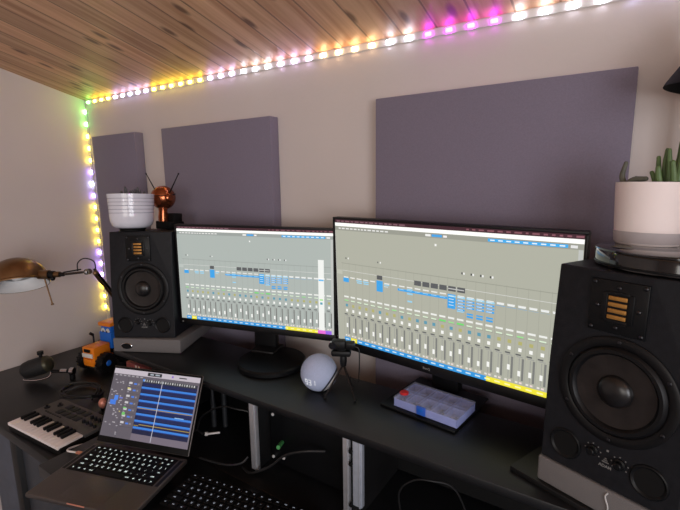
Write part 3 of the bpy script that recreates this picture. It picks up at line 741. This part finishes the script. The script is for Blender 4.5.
# ------------------------------------------------------------------ midi keyboard
root = thing('midi_keyboard', 'small grey keyboard with piano keys and pads, on the left desk corner', 'music keyboard', (-1.412, .492, DZ+.0003), (0, 0, .065))
w, d, h = .288, .165, .030
b = MB(); b.box((0, d/2, h*.42), (w, d, h*.8), 'black', .004); b.box((0, d*.705, h*.86), (w, d*.575, h*.42), 'synth', .003); b.build('body', root)
nw = 15; kw = (w-.012)/nw
for k in range(nw):
    b = MB(); b.box((-w/2+.006+kw*(k+.5), .033, h*.86), (kw-.0012, .072, .009), 'white_key', .001); b.build('white_key', root)
for k in range(nw-1):
    if k % 7 in (0, 1, 3, 4, 5):
        b = MB(); b.box((-w/2+.006+kw*(k+1), .048, h*.86+.008), (kw*.56, .042, .009), 'black', .0015); b.build('black_key', root)
zt = h*1.07
for i in range(4):
    for j in range(2):
        b = MB(); b.box((-.055+i*.031, .110+j*.030, zt+.001), (.024, .022, .003), 'pad', .001); b.build('pad', root)
for i in range(4):
    for j in range(2):
        b = MB(); b.lathe([(.0055, 0), (.005, .010), (0, .0104)], 'rubber', Matrix.Translation((.077+i*.0185, .108+j*.026, zt)), 16); b.build('knob', root)
for k in range(2):
    b = MB(); b.lathe([(.009, 0), (.0085, .003), (.003, .004), (.0045, .009), (0, .0095)], 'rubber', Matrix.Translation((-.122+k*.025, .105+k*.028, zt)), 18); b.build('joystick' if k == 0 else 'wheel', root)
for i in range(7):
    b = MB(); b.box((-.10+i*.0135, .0895, zt+.0006), (.008, .004, .0015), 'pad'); b.build('button', root)

# ------------------------------------------------------------------ microphone lying on the desk
root = thing('microphone', 'black oval microphone on a chrome yoke, lying on the desk by the left wall', 'microphone', (-1.86, .72, DZ))
T = lambda x, y, z: Vector((x+1.86+(.014 if x < -1.83 else 0), y-.72+(.004 if x < -1.83 else 0), z-DZ))
ax = (T(-1.828, .742, .826)-T(-1.935, .662, .790)).normalized()
Rm = ax.to_track_quat('Z', 'Y').to_matrix().to_4x4() @ Matrix.Diagonal((.88, .88, .86, 1))
b = MB(); b.lathe([(0, -.075), (.022, -.072), (.036, -.058), (.0395, -.035), (.0395, .02), (.036, .04)], 'mic', Matrix.Translation(T(-1.885, .70, .809)) @ Rm, 36); b.build('grille', root)
b = MB(); b.lathe([(.0365, .038), (.036, .044), (.030, .052), (.018, .060), (0, .063)], 'olive', Matrix.Translation(T(-1.885, .70, .809)) @ Rm, 36); b.build('rear_cap', root)
b = MB(); b.lathe([(.006, 0), (.006, .014), (.011, .016), (.011, .028), (0, .029)], 'rubber', Matrix.Translation(T(-1.875, .708, .842)), 20); b.build('yoke_knob', root)
b = MB(); b.tube([T(-1.915, .655, .764), T(-1.895, .668, .762), T(-1.868, .69, .762), T(-1.842, .715, .772), T(-1.828, .730, .790)], .004, 'chrome', 8); b.build('yoke', root)
b = MB(); b.cyl(T(-1.828, .730, .790), T(-1.768, .772, .788), .0065, 'rubber'); b.cyl(T(-1.80, .75, .7895), T(-1.78, .764, .789), .008, 'chrome'); b.cyl(T(-1.770, .771, .788), T(-1.758, .779, .788), .014, 'chrome', seg=24); b.build('mount_arm', root)
b = MB(); b.cyl(T(-1.765, .774, DZ+.001), T(-1.765, .774, .776), .010, 'rubber'); b.build('foot', root)

# ------------------------------------------------------------------ cables on the desk
b = MB(); pts = []
rnd = random.Random(3)
for k in range(46):
    a = k*2*PI/13+.3; rr = 1+.10*math.sin(k*1.7)
    pts.append((-1.60+.082*rr*math.cos(a)*1.0, .725+.055*rr*math.sin(a), DZ+.005+.0011*(k % 13)+.010*(k/46)))
b.tube(pts, .0027, 'cable', 7, 3); b.tube([(-1.66, .69, DZ+.006), (-1.63, .74, DZ+.022), (-1.56, .76, DZ+.022), (-1.52, .72, DZ+.006)], .0035, 'cable', 7)
tag(b.build('cable_coil'), 'coiled black cable lying on the desk behind the piano keys', 'cable')
root = thing('joystick_knob', 'rose coloured ball knob on a black plug half hidden by the laptop screen', 'knob', (-1.408, .700, DZ))
b = MB(); b.sphere((0, 0, .034), .0140, 'pinkish', 24, (1, 1, 1.25)); b.build('ball', root)
b = MB(); b.lathe([(.017, .0005), (.017, .006), (.008, .009), (.008, .018)], 'rubber', None, 24); b.build('base', root)
root = thing('usb_cable', 'white cable with a rose plug running into the laptop side', 'cable', (-1.26, .56, DZ))
T = lambda x, y, z: Vector((x+1.26, y-.56, z-DZ))
b = MB(); b.tube([T(-1.225, .69, .758), T(-1.232, .62, .764), T(-1.236, .565, .778), T(-1.226, .515, .795), T(-1.208, .495, .8025), T(-1.180, .503, .803)], .0026, 'white_cable', 8); b.build('lead', root)
b = MB(); b.box(T(-1.170, .507, .803), (.018, .009, .006), 'pinkish', .0015, RZ(.3)); b.build('plug', root)
root = thing('jack_cable', 'black cable with a bright white plug hanging right of the laptop screen', 'cable', (-.94, .76, DZ))
T = lambda x, y, z: Vector((x+.94, y-.76, z-DZ))
b = MB(); b.tube([T(-1.05, .735, .760), T(-1.04, .76, .77), T(-1.0, .752, .797), T(-.962, .742, .803)], .0028, 'cable', 8); b.build('lead', root)
b = MB(); b.cyl(T(-.955, .745, .803), T(-.949, .749, .8035), .0055, 'white_cable', seg=14); b.cyl(T(-.951, .747, .803), T(-.920, .768, .807), .0028, 'white_cable', seg=12); b.build('plug', root)
def cable(label, pts, m='cable', r=.003):
    b = MB(); b.tube(pts, r, m, 8); return tag(b.build('cable'), label, 'cable')
cable('black cable arching up behind the laptop into the left rack bay', [(-1.06, .80, .759), (-1.04, .80, .80), (-.985, .80, .843), (-.93, .80, .869), (-.888, .80, .874), (-.84, .82, .862), (-.80, .84, .80)])
cable('black cable rising in front of the rack unit from the bright metal rail', [(-.80, .735, .7635), (-.76, .725, .7685), (-.705, .735, .80), (-.66, .745, .842), (-.61, .755, .865), (-.57, .79, .86)], 'cable', .0032)
cable('pale grey cable curving along the tray behind the keyboard', [(-.93, .70, .764), (-.88, .706, .766), (-.83, .716, .770), (-.795, .728, .782), (-.785, .742, .795)], 'grey_cable', .0028)
cable('thin grey cable in the dark bay right of the aluminium rails', [(-.37, .80, .76), (-.367, .78, .84), (-.335, .775, .884), (-.295, .775, .90), (-.25, .80, .88), (-.22, .84, .76)], 'cable', .0022)
root = thing('power_adapter', 'dark cable plugs standing in the bay just right of the laptop screen', 'plug', (-1.03, .86, DZ))
for i, (x, h) in enumerate(((0, .13), (.03, .17), (.008, .09))):
    b = MB(); b.lathe([(.008, 0), (.008, h*.6), (.0055, h*.75), (.004, h)], 'grey_cable', Matrix.Translation((x, -.02+i*.018, .0005)), 16); b.build('plug', root)

# ------------------------------------------------------------------ cards under the left end of the shelf
root = thing('card_box', 'maroon box with cream stripes under the left end of the shelf', 'box', (-1.283, .775, DZ+.0003), (0, 0, 0))
b = MB(); b.box((0, .03, .083), (.165, .075, .166), 'maroon', .002); b.build('carton', root)
for x in (.0, .016): 
    b = MB(); b.box((x-.025, -.0080, .083), (.008, .001, .162), 'cream'); b.build('stripe', root)

# ------------------------------------------------------------------ toy tractor
root = thing('toy_tractor', 'orange and blue toy tractor with black wheels beside the left speaker', 'toy', (-1.776, .918, DZ+.0003), (0, 0, math.radians(10))); root.scale = (.94, .94, .96)
# local: front is -y
b = MB(); b.prism([(-.036, .0), (.036, .0), (.032, .085), (-.032, .085)], .045, .112, 'orange', .006)
b.prism([(-.030, -.004), (.030, -.004), (.030, .10), (-.030, .10)], .03, .06, 'orange', .006); b.build('hood', root, (0, -.085, 0))
b = MB(); b.box((0, -.0885, .078), (.060, .006, .018), 'toy_white', .002); b.build('front_stripe', root)
b = MB(); b.box((-.0, -.0885, .098), (.034, .006, .013), 'black', .002); b.build('headlight', root)
b = MB(); b.box((0, -.089, .052), (.05, .006, .022), 'orange', .003); b.build('bumper', root)
b = MB(); b.box((0, .040, .115), (.074, .075, .075), 'blue', .008); b.box((0, .040, .155), (.062, .060, .04), 'blue', .006); cab = b.build('cab', root)
b = MB(); b.box((0, .040, .184), (.076, .078, .018), 'orange', .006); b.build('roof', root)
for sx in (-1, 1):
    b = MB(); b.lathe([(.0125, 0), (.0115, .003), (0, .0042)], 'toy_white', Matrix.Translation((sx*.0145, .0088, .150)) @ FRONT @ Matrix.Diagonal((.92, 1.35, 1, 1)), 28)
    b.lathe([(.0062, .0036), (0, .0055)], 'black', Matrix.Translation((sx*.012, .0088, .149)) @ FRONT @ Matrix.Diagonal((.92, 1.35, 1, 1)), 20); b.build('eye', cab)
b = MB(); b.cyl((-.030, -.03, .108), (-.030, -.03, .150), .0035, 'screw'); b.cyl((-.030, -.03, .145), (-.034, -.042, .156), .006, 'screw'); b.build('exhaust_pipe', root)
def wheel(x, y, r, wd, s):
    Wm = Matrix.Translation((x, y, r+.001)) @ Matrix.Rotation(PI/2, 4, 'Y')
    b = MB(); b.lathe([(r*.55, -wd/2), (r*.88, -wd/2), (r*.97, -wd*.3), (r*.97, wd*.3), (r*.88, wd/2), (r*.55, wd/2)], 'rubber', Wm, 36)
    for k in range(14):
        a = k*2*PI/14
        b.box((x, y+math.cos(a)*r*.95, r+.001+math.sin(a)*r*.95), (wd*.92, r*.16, r*.10), 'rubber', .001, RX(a+PI/2))
    wo = b.build('wheel', root)
    b = MB(); b.lathe([(r*.54, -wd*.42), (r*.50, wd*.30), (r*.25, wd*.55), (0, wd*.58)] if s > 0 else [(r*.54, wd*.42), (r*.50, -wd*.30), (r*.25, -wd*.55), (0, -wd*.58)], 'blue', Wm, 30); b.build('hub', wo)
for s in (-1, 1):
    wheel(s*.058, -.050, .041, .036, s); wheel(s*.062, .062, .052, .042, s)
b = MB(); b.box((0, .01, .042), (.075, .13, .02), 'black', .004); b.build('chassis', root)

# ------------------------------------------------------------------ brass lamp
root = thing('desk_lamp', 'brass dome desk lamp with white inside reaching out before the left wall', 'lamp', (-1.615, .985, DZ))
T = lambda x, y, z: Vector((x+1.615, y-.985, z-DZ))
DC = T(-1.727, .624, 1.178)
hd = (T(-1.653, .672, 1.199)-T(-1.727, .624, 1.190)); hd = Vector((.84, .54, .0)).normalized()
axis_ = Vector((0, 0, 1))*math.cos(.46)-Vector((.94, -.34, 0))*math.sin(.46)
tilt = Vector((0, 0, 1)).rotation_difference(axis_).to_matrix().to_4x4()
D4 = Matrix.Translation(DC) @ tilt
prof = [(.089, -.012), (.090, -.006), (.089, .006)]+[(.089*math.cos(a), .006+.078*math.sin(a)) for a in [k*.10 for k in range(1, 16)]]+[(0, .084)]
b = MB(); b.lathe(prof, 'brass', D4, 56, caps=False); b.lathe([(.0905, -.013), (.092, -.010), (.0905, -.005)], 'brass', D4, 56, caps=False); sh = b.build('shade', root)
b = MB(); b.lathe([(.0885, -.012), (.0865, .004)]+[(.0865*math.cos(a), .004+.075*math.sin(a)) for a in [k*.12 for k in range(1, 13)]]+[(0, .079)], 'lamp_white', D4, 56, caps=False)
b.lathe([(.0885, -.0125), (.052, .002), (.040, .016)], 'lamp_white', D4, 56, caps=False); b.build('reflector', sh)
b = MB(); b.sphere(DC+Vector((0, 0, .03)), .026, 'lamp_white', 20); b.build('bulb', sh)
p0 = DC+hd*.080+Vector((0, 0, .026)); p1 = p0+hd*.030
b = MB(); b.cyl(p0-hd*.006, p1, .0155, 'brass', seg=24); b.cyl(p1, p1+hd*.018, .0125, 'rubber', seg=20); b.cyl(p1+hd*.018, p1+hd*.036, .010, 'brass', seg=20); b.cyl(p1+hd*.036, p1+hd*.05, .007, 'rubber', seg=16)
b.sphere(p1+hd*.010+Vector((0, 0, -.014)), .008, 'rubber', 14); b.build('socket', root)
b = MB(); q0 = p0+hd*.012+Vector((0, 0, -.014)); b.cyl(q0, q0+Vector((.014, .008, -.088)), .0024, 'brass', seg=10); b.cyl(q0+Vector((.014, .008, -.088)), q0+Vector((.0145, .0083, -.093)), .005, 'brass', seg=12); b.build('pull_rod', root)
J = T(-1.524, .756, 1.212)
b = MB(); b.cyl(p1+hd*.05, J, .0042, 'dark_chrome', seg=12); b.cyl(p1+hd*.05+Vector((0, 0, .007)), J+Vector((-.02, -.012, .008)), .0025, 'rubber', seg=10); b.build('head_arm', root)
Jd = Vector((.6, -.78, .1)).normalized()
b = MB(); b.cyl(J-Jd*.010, J+Jd*.010, .010, 'dark_chrome', seg=24); b.sphere(J+Jd*.010, .006, 'chrome', 16); b.sphere(J+Vector((.025, .012, -.004)), .009, 'brass', 16); b.build('joint', root)
EL = T(-1.625, .972, .945)
J2 = J+Vector((.022, .012, .0))
b = MB(); off = Vector((.0, .0, .008))
b.cyl(J2+off, EL+off, .0048, 'rubber', seg=12); b.cyl(J2-off*1.2, EL-off*1.2, .0048, 'brass', seg=12); b.build('upper_arm', root)
b = MB(); b.cyl(EL+Vector((-.012, 0, 0)), EL+Vector((.012, 0, 0)), .013, 'brass', seg=20); b.cyl(EL, T(-1.615, .985, DZ+.02), .006, 'brass', seg=14); b.build('lower_arm', root)
b = MB(); b.lathe([(.060, .0005), (.060, .010), (.045, .018), (.012, .022), (.010, .03)], 'brass', None, 40); b.build('base', root)
b = MB(); b.tube([J+Vector((-.030, -.018, .002)), J+Vector((-.028, -.016, .030)), J+Vector((-.006, -.004, .046)), J+Vector((.022, .012, .036)), J2+Vector((.004, .002, .006))], .002, 'cable', 8); b.build('cord', root)

# ------------------------------------------------------------------ things on the left speaker
root_, U, V, D, top = LS
def ontop(u, d, h=0): return top+U*u+D*d+V*h
tilt3 = root_.rotation_euler
p = ontop(-.050, .060, .0004)
root = thing('potted_cactus', 'white ridged pot with tiny grey cacti on the left speaker', 'potted plant', p, tilt3); root.scale = (.90, .90, .91)
prof = [(.046, .010), (.056, .012), (.066, .020), (.0715, .034), (.0735, .050)]
z = .042
for k in range(6):
    R0 = .0738+k*.0007; z0 = .052+k*.0125
    prof += [(R0, z0), (R0, z0+.0105), (R0-.0009, z0+.0112), (R0-.0009, z0+.0118)]
z = .124
prof += [(.0782, z), (.0785, z+.005), (.0745, z+.005), (.073, z-.008), (0, z-.008)]
b = MB(); b.lathe(prof, 'glaze', None, 64, caps=True); pot_ = b.build('pot', root)
b = MB()
for k in range(6): R0 = .0733+k*.0007; z0 = .0637+k*.0125; b.lathe([(R0, z0-.0007), (R0+.0003, z0), (R0, z0+.0007)], 'glaze_line', None, 64, caps=False)
b.build('groove_lines', pot_)
b = MB(); b.lathe([(.042, 0), (.042, .005), (.047, .0105)], 'black', None, 40); b.build('foot', root)
b = MB(); b.lathe([(.0728, z-.0075), (0, z-.003)], 'soil', None, 40, caps=False); b.build('soil', root)
for k in range(9):
    x = -.036+k*.0105; hh = random.uniform(.026, .036) if k in (1, 2, 4, 6) else random.uniform(.014, .022)
    b = MB(); b.lathe([(.0032, z-.006), (.0042, z+hh*.45), (.0036, z+hh*.85), (0, z+hh)], 'cactus', Matrix.Translation((x, random.uniform(-.02, .03), 0)), 12)
    b.build('cactus', root)
p = ontop(.022, .176, .0004)
root = thing('robot_figurine', 'polished copper ball-headed figurine with two antennae on a black block', 'figurine', p, (tilt3[0], 0, tilt3[2]-.5))
b = MB(); b.box((-.0, 0, .014), (.076, .06, .027), 'black', .003); b.box((.016, .006, .040), (.042, .035, .030), 'black', .003); b.build('base_block', root)
b = MB(); b.lathe([(.0155, .027), (.0165, .04), (.014, .062), (.017, .078)], 'copper', Matrix.Translation((-.006, -.022, 0)), 24); b.build('neck', root)
HC = Vector((-.012, -.016, .108))
b = MB(); b.sphere(HC, .041, 'copper', 40); hd_ = b.build('head', root)
b = MB(); b.lathe([(.0404, -.0016), (.0413, 0), (.0404, .0016)], 'plate', Matrix.Translation(HC+Vector((0, 0, .010))) @ Matrix.Rotation(.12, 4, 'X'), 48, caps=False); b.build('head_band', hd_)
b = MB(); b.lathe([(.014, 0), (.014, .008), (.010, .011), (0, .011)], 'copper', Matrix.Translation(HC+Vector((.037, -.006, 0))) @ Matrix.Rotation(PI/2, 4, 'Y'), 28); b.build('ear_disc', hd_)
for s, e in ((-1, Vector((-.102, .008, .084))), (1, Vector((.082, .0, .080)))):
    st = HC+Vector((s*.034, 0, .016)); b = MB(); b.cyl(st, HC+e, .0022, 'black', .0014, 10); b.sphere(HC+e, .0028, 'black', 10); b.build('antenna', hd_)

# ------------------------------------------------------------------ things on the right speaker
root_, U, V, D, top = RS
tilt3 = root_.rotation_euler
p = ontop(.030, .122, .0004)
root = thing('round_stand', 'round gloss black stand on the right speaker, beneath the blush pot', 'stand', p, tilt3)
b = MB(); b.lathe([(.112, 0), (.117, .002), (.118, .022), (.116, .0265)], 'gloss', None, 72); b.build('drum', root)
b = MB(); b.lathe([(.118, .0255), (.1195, .0265), (.1195, .0285), (.118, .0295), (0, .0295)], 'gloss', None, 72); b.build('top_plate', root)
b = MB(); b.lathe([(.1182, .004), (.1186, .005), (.1186, .0065), (.1182, .0075)], 'plate', None, 72, caps=False); b.build('trim_ring', root)
p = ontop(-.034, .156, .0302)
root = thing('potted_succulent', 'blush white plant pot with green finger leaves on the round black stand', 'potted plant', p, tilt3)
b = MB(); b.lathe([(.0445, 0), (.0475, .004), (.049, .028), (.0492, .029), (.0535, .103), (.0545, .1035), (.0505, .1035), (.049, .092), (0, .092)], 'pink_white', None, 64); b.build('pot', root)
b = MB(); b.lathe([(.0478, .0035), (.0496, .022)], 'pot_grey', None, 64, caps=False); b.build('pot_band', root)
b = MB(); b.lathe([(.0489, .093), (0, .097)], 'soil', None, 32, caps=False); b.build('soil', root)
zt = .094
lv = [((-.036, -.01), (-.044, -.01, .020), (-.040, -.01, .042), 'leaf_dull', .0055), ((-.030, -.02), (-.022, -.02, .013), (-.004, -.02, .015), 'leaf_dull', .0065), ((-.04, 0), (-.036, 0, .012), (-.026, 0, .018), 'leaf_dull', .004),
      ((.012, 0), (.006, 0, .03), (.004, 0, .050), 'leaf', .005), ((.018, .004), (.014, .0, .035), (.015, 0, .062), 'leaf', .0045), ((.024, -.01), (.024, -.01, .03), (.021, -.01, .060), 'leaf', .0055), ((.031, 0), (.033, 0, .03), (.034, 0, .072), 'leaf', .006),
      ((.037, -.012), (.040, -.012, .04), (.043, -.012, .078), 'leaf', .006), ((.010, -.014), (.007, -.016, .015), (.003, -.018, .025), 'leaf', .005), ((.028, .014), (.026, .018, .03), (.027, .02, .055), 'leaf', .006), ((.018, -.02), (.015, -.024, .018), (.014, -.026, .032), 'leaf', .006), ((.036, -.02), (.036, -.026, .018), (.034, -.03, .04), 'leaf', .006)]
for s_, m_, e_, mt, rr in lv:
    b = MB(); b.tube([(s_[0], s_[1], zt), (m_[0], m_[1], zt+m_[2]), (e_[0], e_[1], zt+e_[2])], rr, mt, 10, 6, .62); b.sphere((e_[0], e_[1], zt+e_[2]), rr*.62, mt, 10); b.build('leaf', root)
b = MB(); t = bmesh.new()
vs = [t.verts.new(q) for q in ((-.016, 0, 0), (-.006, -.007, .0015), (.008, -.006, .002), (.016, .001, .001), (.006, .007, .003), (-.008, .006, .002))]; f = t.faces.new(vs)
r = bmesh.ops.extrude_face_region(t, geom=[f]); bmesh.ops.translate(t, vec=(0, 0, .0012), verts=[v for v in r['geom'] if isinstance(v, bmesh.types.BMVert)]); bmesh.ops.recalc_face_normals(t, faces=t.faces[:])
b.merge(t, 'leaf_dull'); tag(b.build('fallen_leaf', None, ontop(-.030, .055, .0304), tilt3), 'small dried leaf lying on the round black stand before the pot', 'leaf')

# ------------------------------------------------------------------ black lamp at the right edge
root = thing('desk_lamp', 'black lamp with a cone shade partly in view at the right edge', 'lamp', (.100, 1.045, DZ))
b = MB(); b.lathe([(.052, .0005), (.052, .012), (.045, .018), (.014, .022), (.012, .03)], 'black', None, 40); b.build('base', root)
b = MB(); b.cyl((0, 0, .02), (0, 0, .985), .0125, 'black', seg=20); b.tube([(0, 0, .98), (.0, -.02, 1.03), (.022, -.06, 1.035), (.030, -.085, 1.005)], .008, 'black', 10); b.build('post', root)
Sm = Matrix.Translation((.028, -.088, .972)) @ Matrix.Rotation(.16, 4, 'Y')
b = MB(); b.lathe([(.085, -.085), (.083, -.078), (.060, -.030), (.035, .005), (.022, .022), (.018, .045), (0, .046)], 'black', Sm, 48, caps=False)
b.lathe([(.084, -.085), (.081, -.078), (.058, -.030), (.033, .004), (0, .012)], 'black', Sm, 48, caps=False); b.build('shade', root)

# ------------------------------------------------------------------ light
def area(name, loc, rot, sx, sy, power, col):
    l = bpy.data.lights.new(name, 'AREA'); l.shape = 'RECTANGLE'; l.size = sx; l.size_y = sy; l.energy = power; l.color = col
    o = bpy.data.objects.new(name, l); COL.objects.link(o); o.location = loc; o.rotation_euler = rot; return o
area('window_daylight', ((WX0+WX1)/2, YR+.005, (WZ0+WZ1)/2), (PI/2, 0, 0), WX1-WX0-.1, WZ1-WZ0-.1, 25, (1.0, .94, .87))
for yy in (-1.6, -.8): area('window_daylight', (XR-.04, yy, 1.45), (0, PI/2, 0), 1.05, .72, 21, (.92, .94, 1.0))
w = bpy.data.worlds.new('world'); sc.world = w; w.use_nodes = True
w.node_tree.nodes['Background'].inputs['Color'].default_value = (.75, .82, 1, 1); w.node_tree.nodes['Background'].inputs['Strength'].default_value = .3

# ------------------------------------------------------------------ camera
cam = bpy.data.cameras.new('camera'); co = bpy.data.objects.new('camera', cam); COL.objects.link(co)
f, yaw, pitch, roll = 440.333, math.radians(33.308), math.radians(9.731), math.radians(-.749)
fwd = Vector((-math.sin(yaw)*math.cos(pitch), math.cos(yaw)*math.cos(pitch), -math.sin(pitch)))
rt = Vector((math.cos(yaw), math.sin(yaw), 0)); up = rt.cross(fwd)
r2 = rt*math.cos(roll)+up*math.sin(roll); u2 = -rt*math.sin(roll)+up*math.cos(roll)
co.matrix_world = Matrix.Translation((0, 0, 1.51)) @ Matrix((r2, u2, -fwd)).transposed().to_4x4()
cam.sensor_width = 36; cam.sensor_fit = 'HORIZONTAL'; cam.lens = f*36/680; cam.clip_start = .02
sc.camera = co

sc.view_settings.view_transform = 'Standard'; sc.view_settings.look = 'None'; sc.view_settings.gamma = 1; sc.view_settings.use_curve_mapping = False
sc.view_settings.exposure = 0
sc.cycles.use_denoising = True
sc.cycles.max_bounces = 8; sc.cycles.transparent_max_bounces = 16
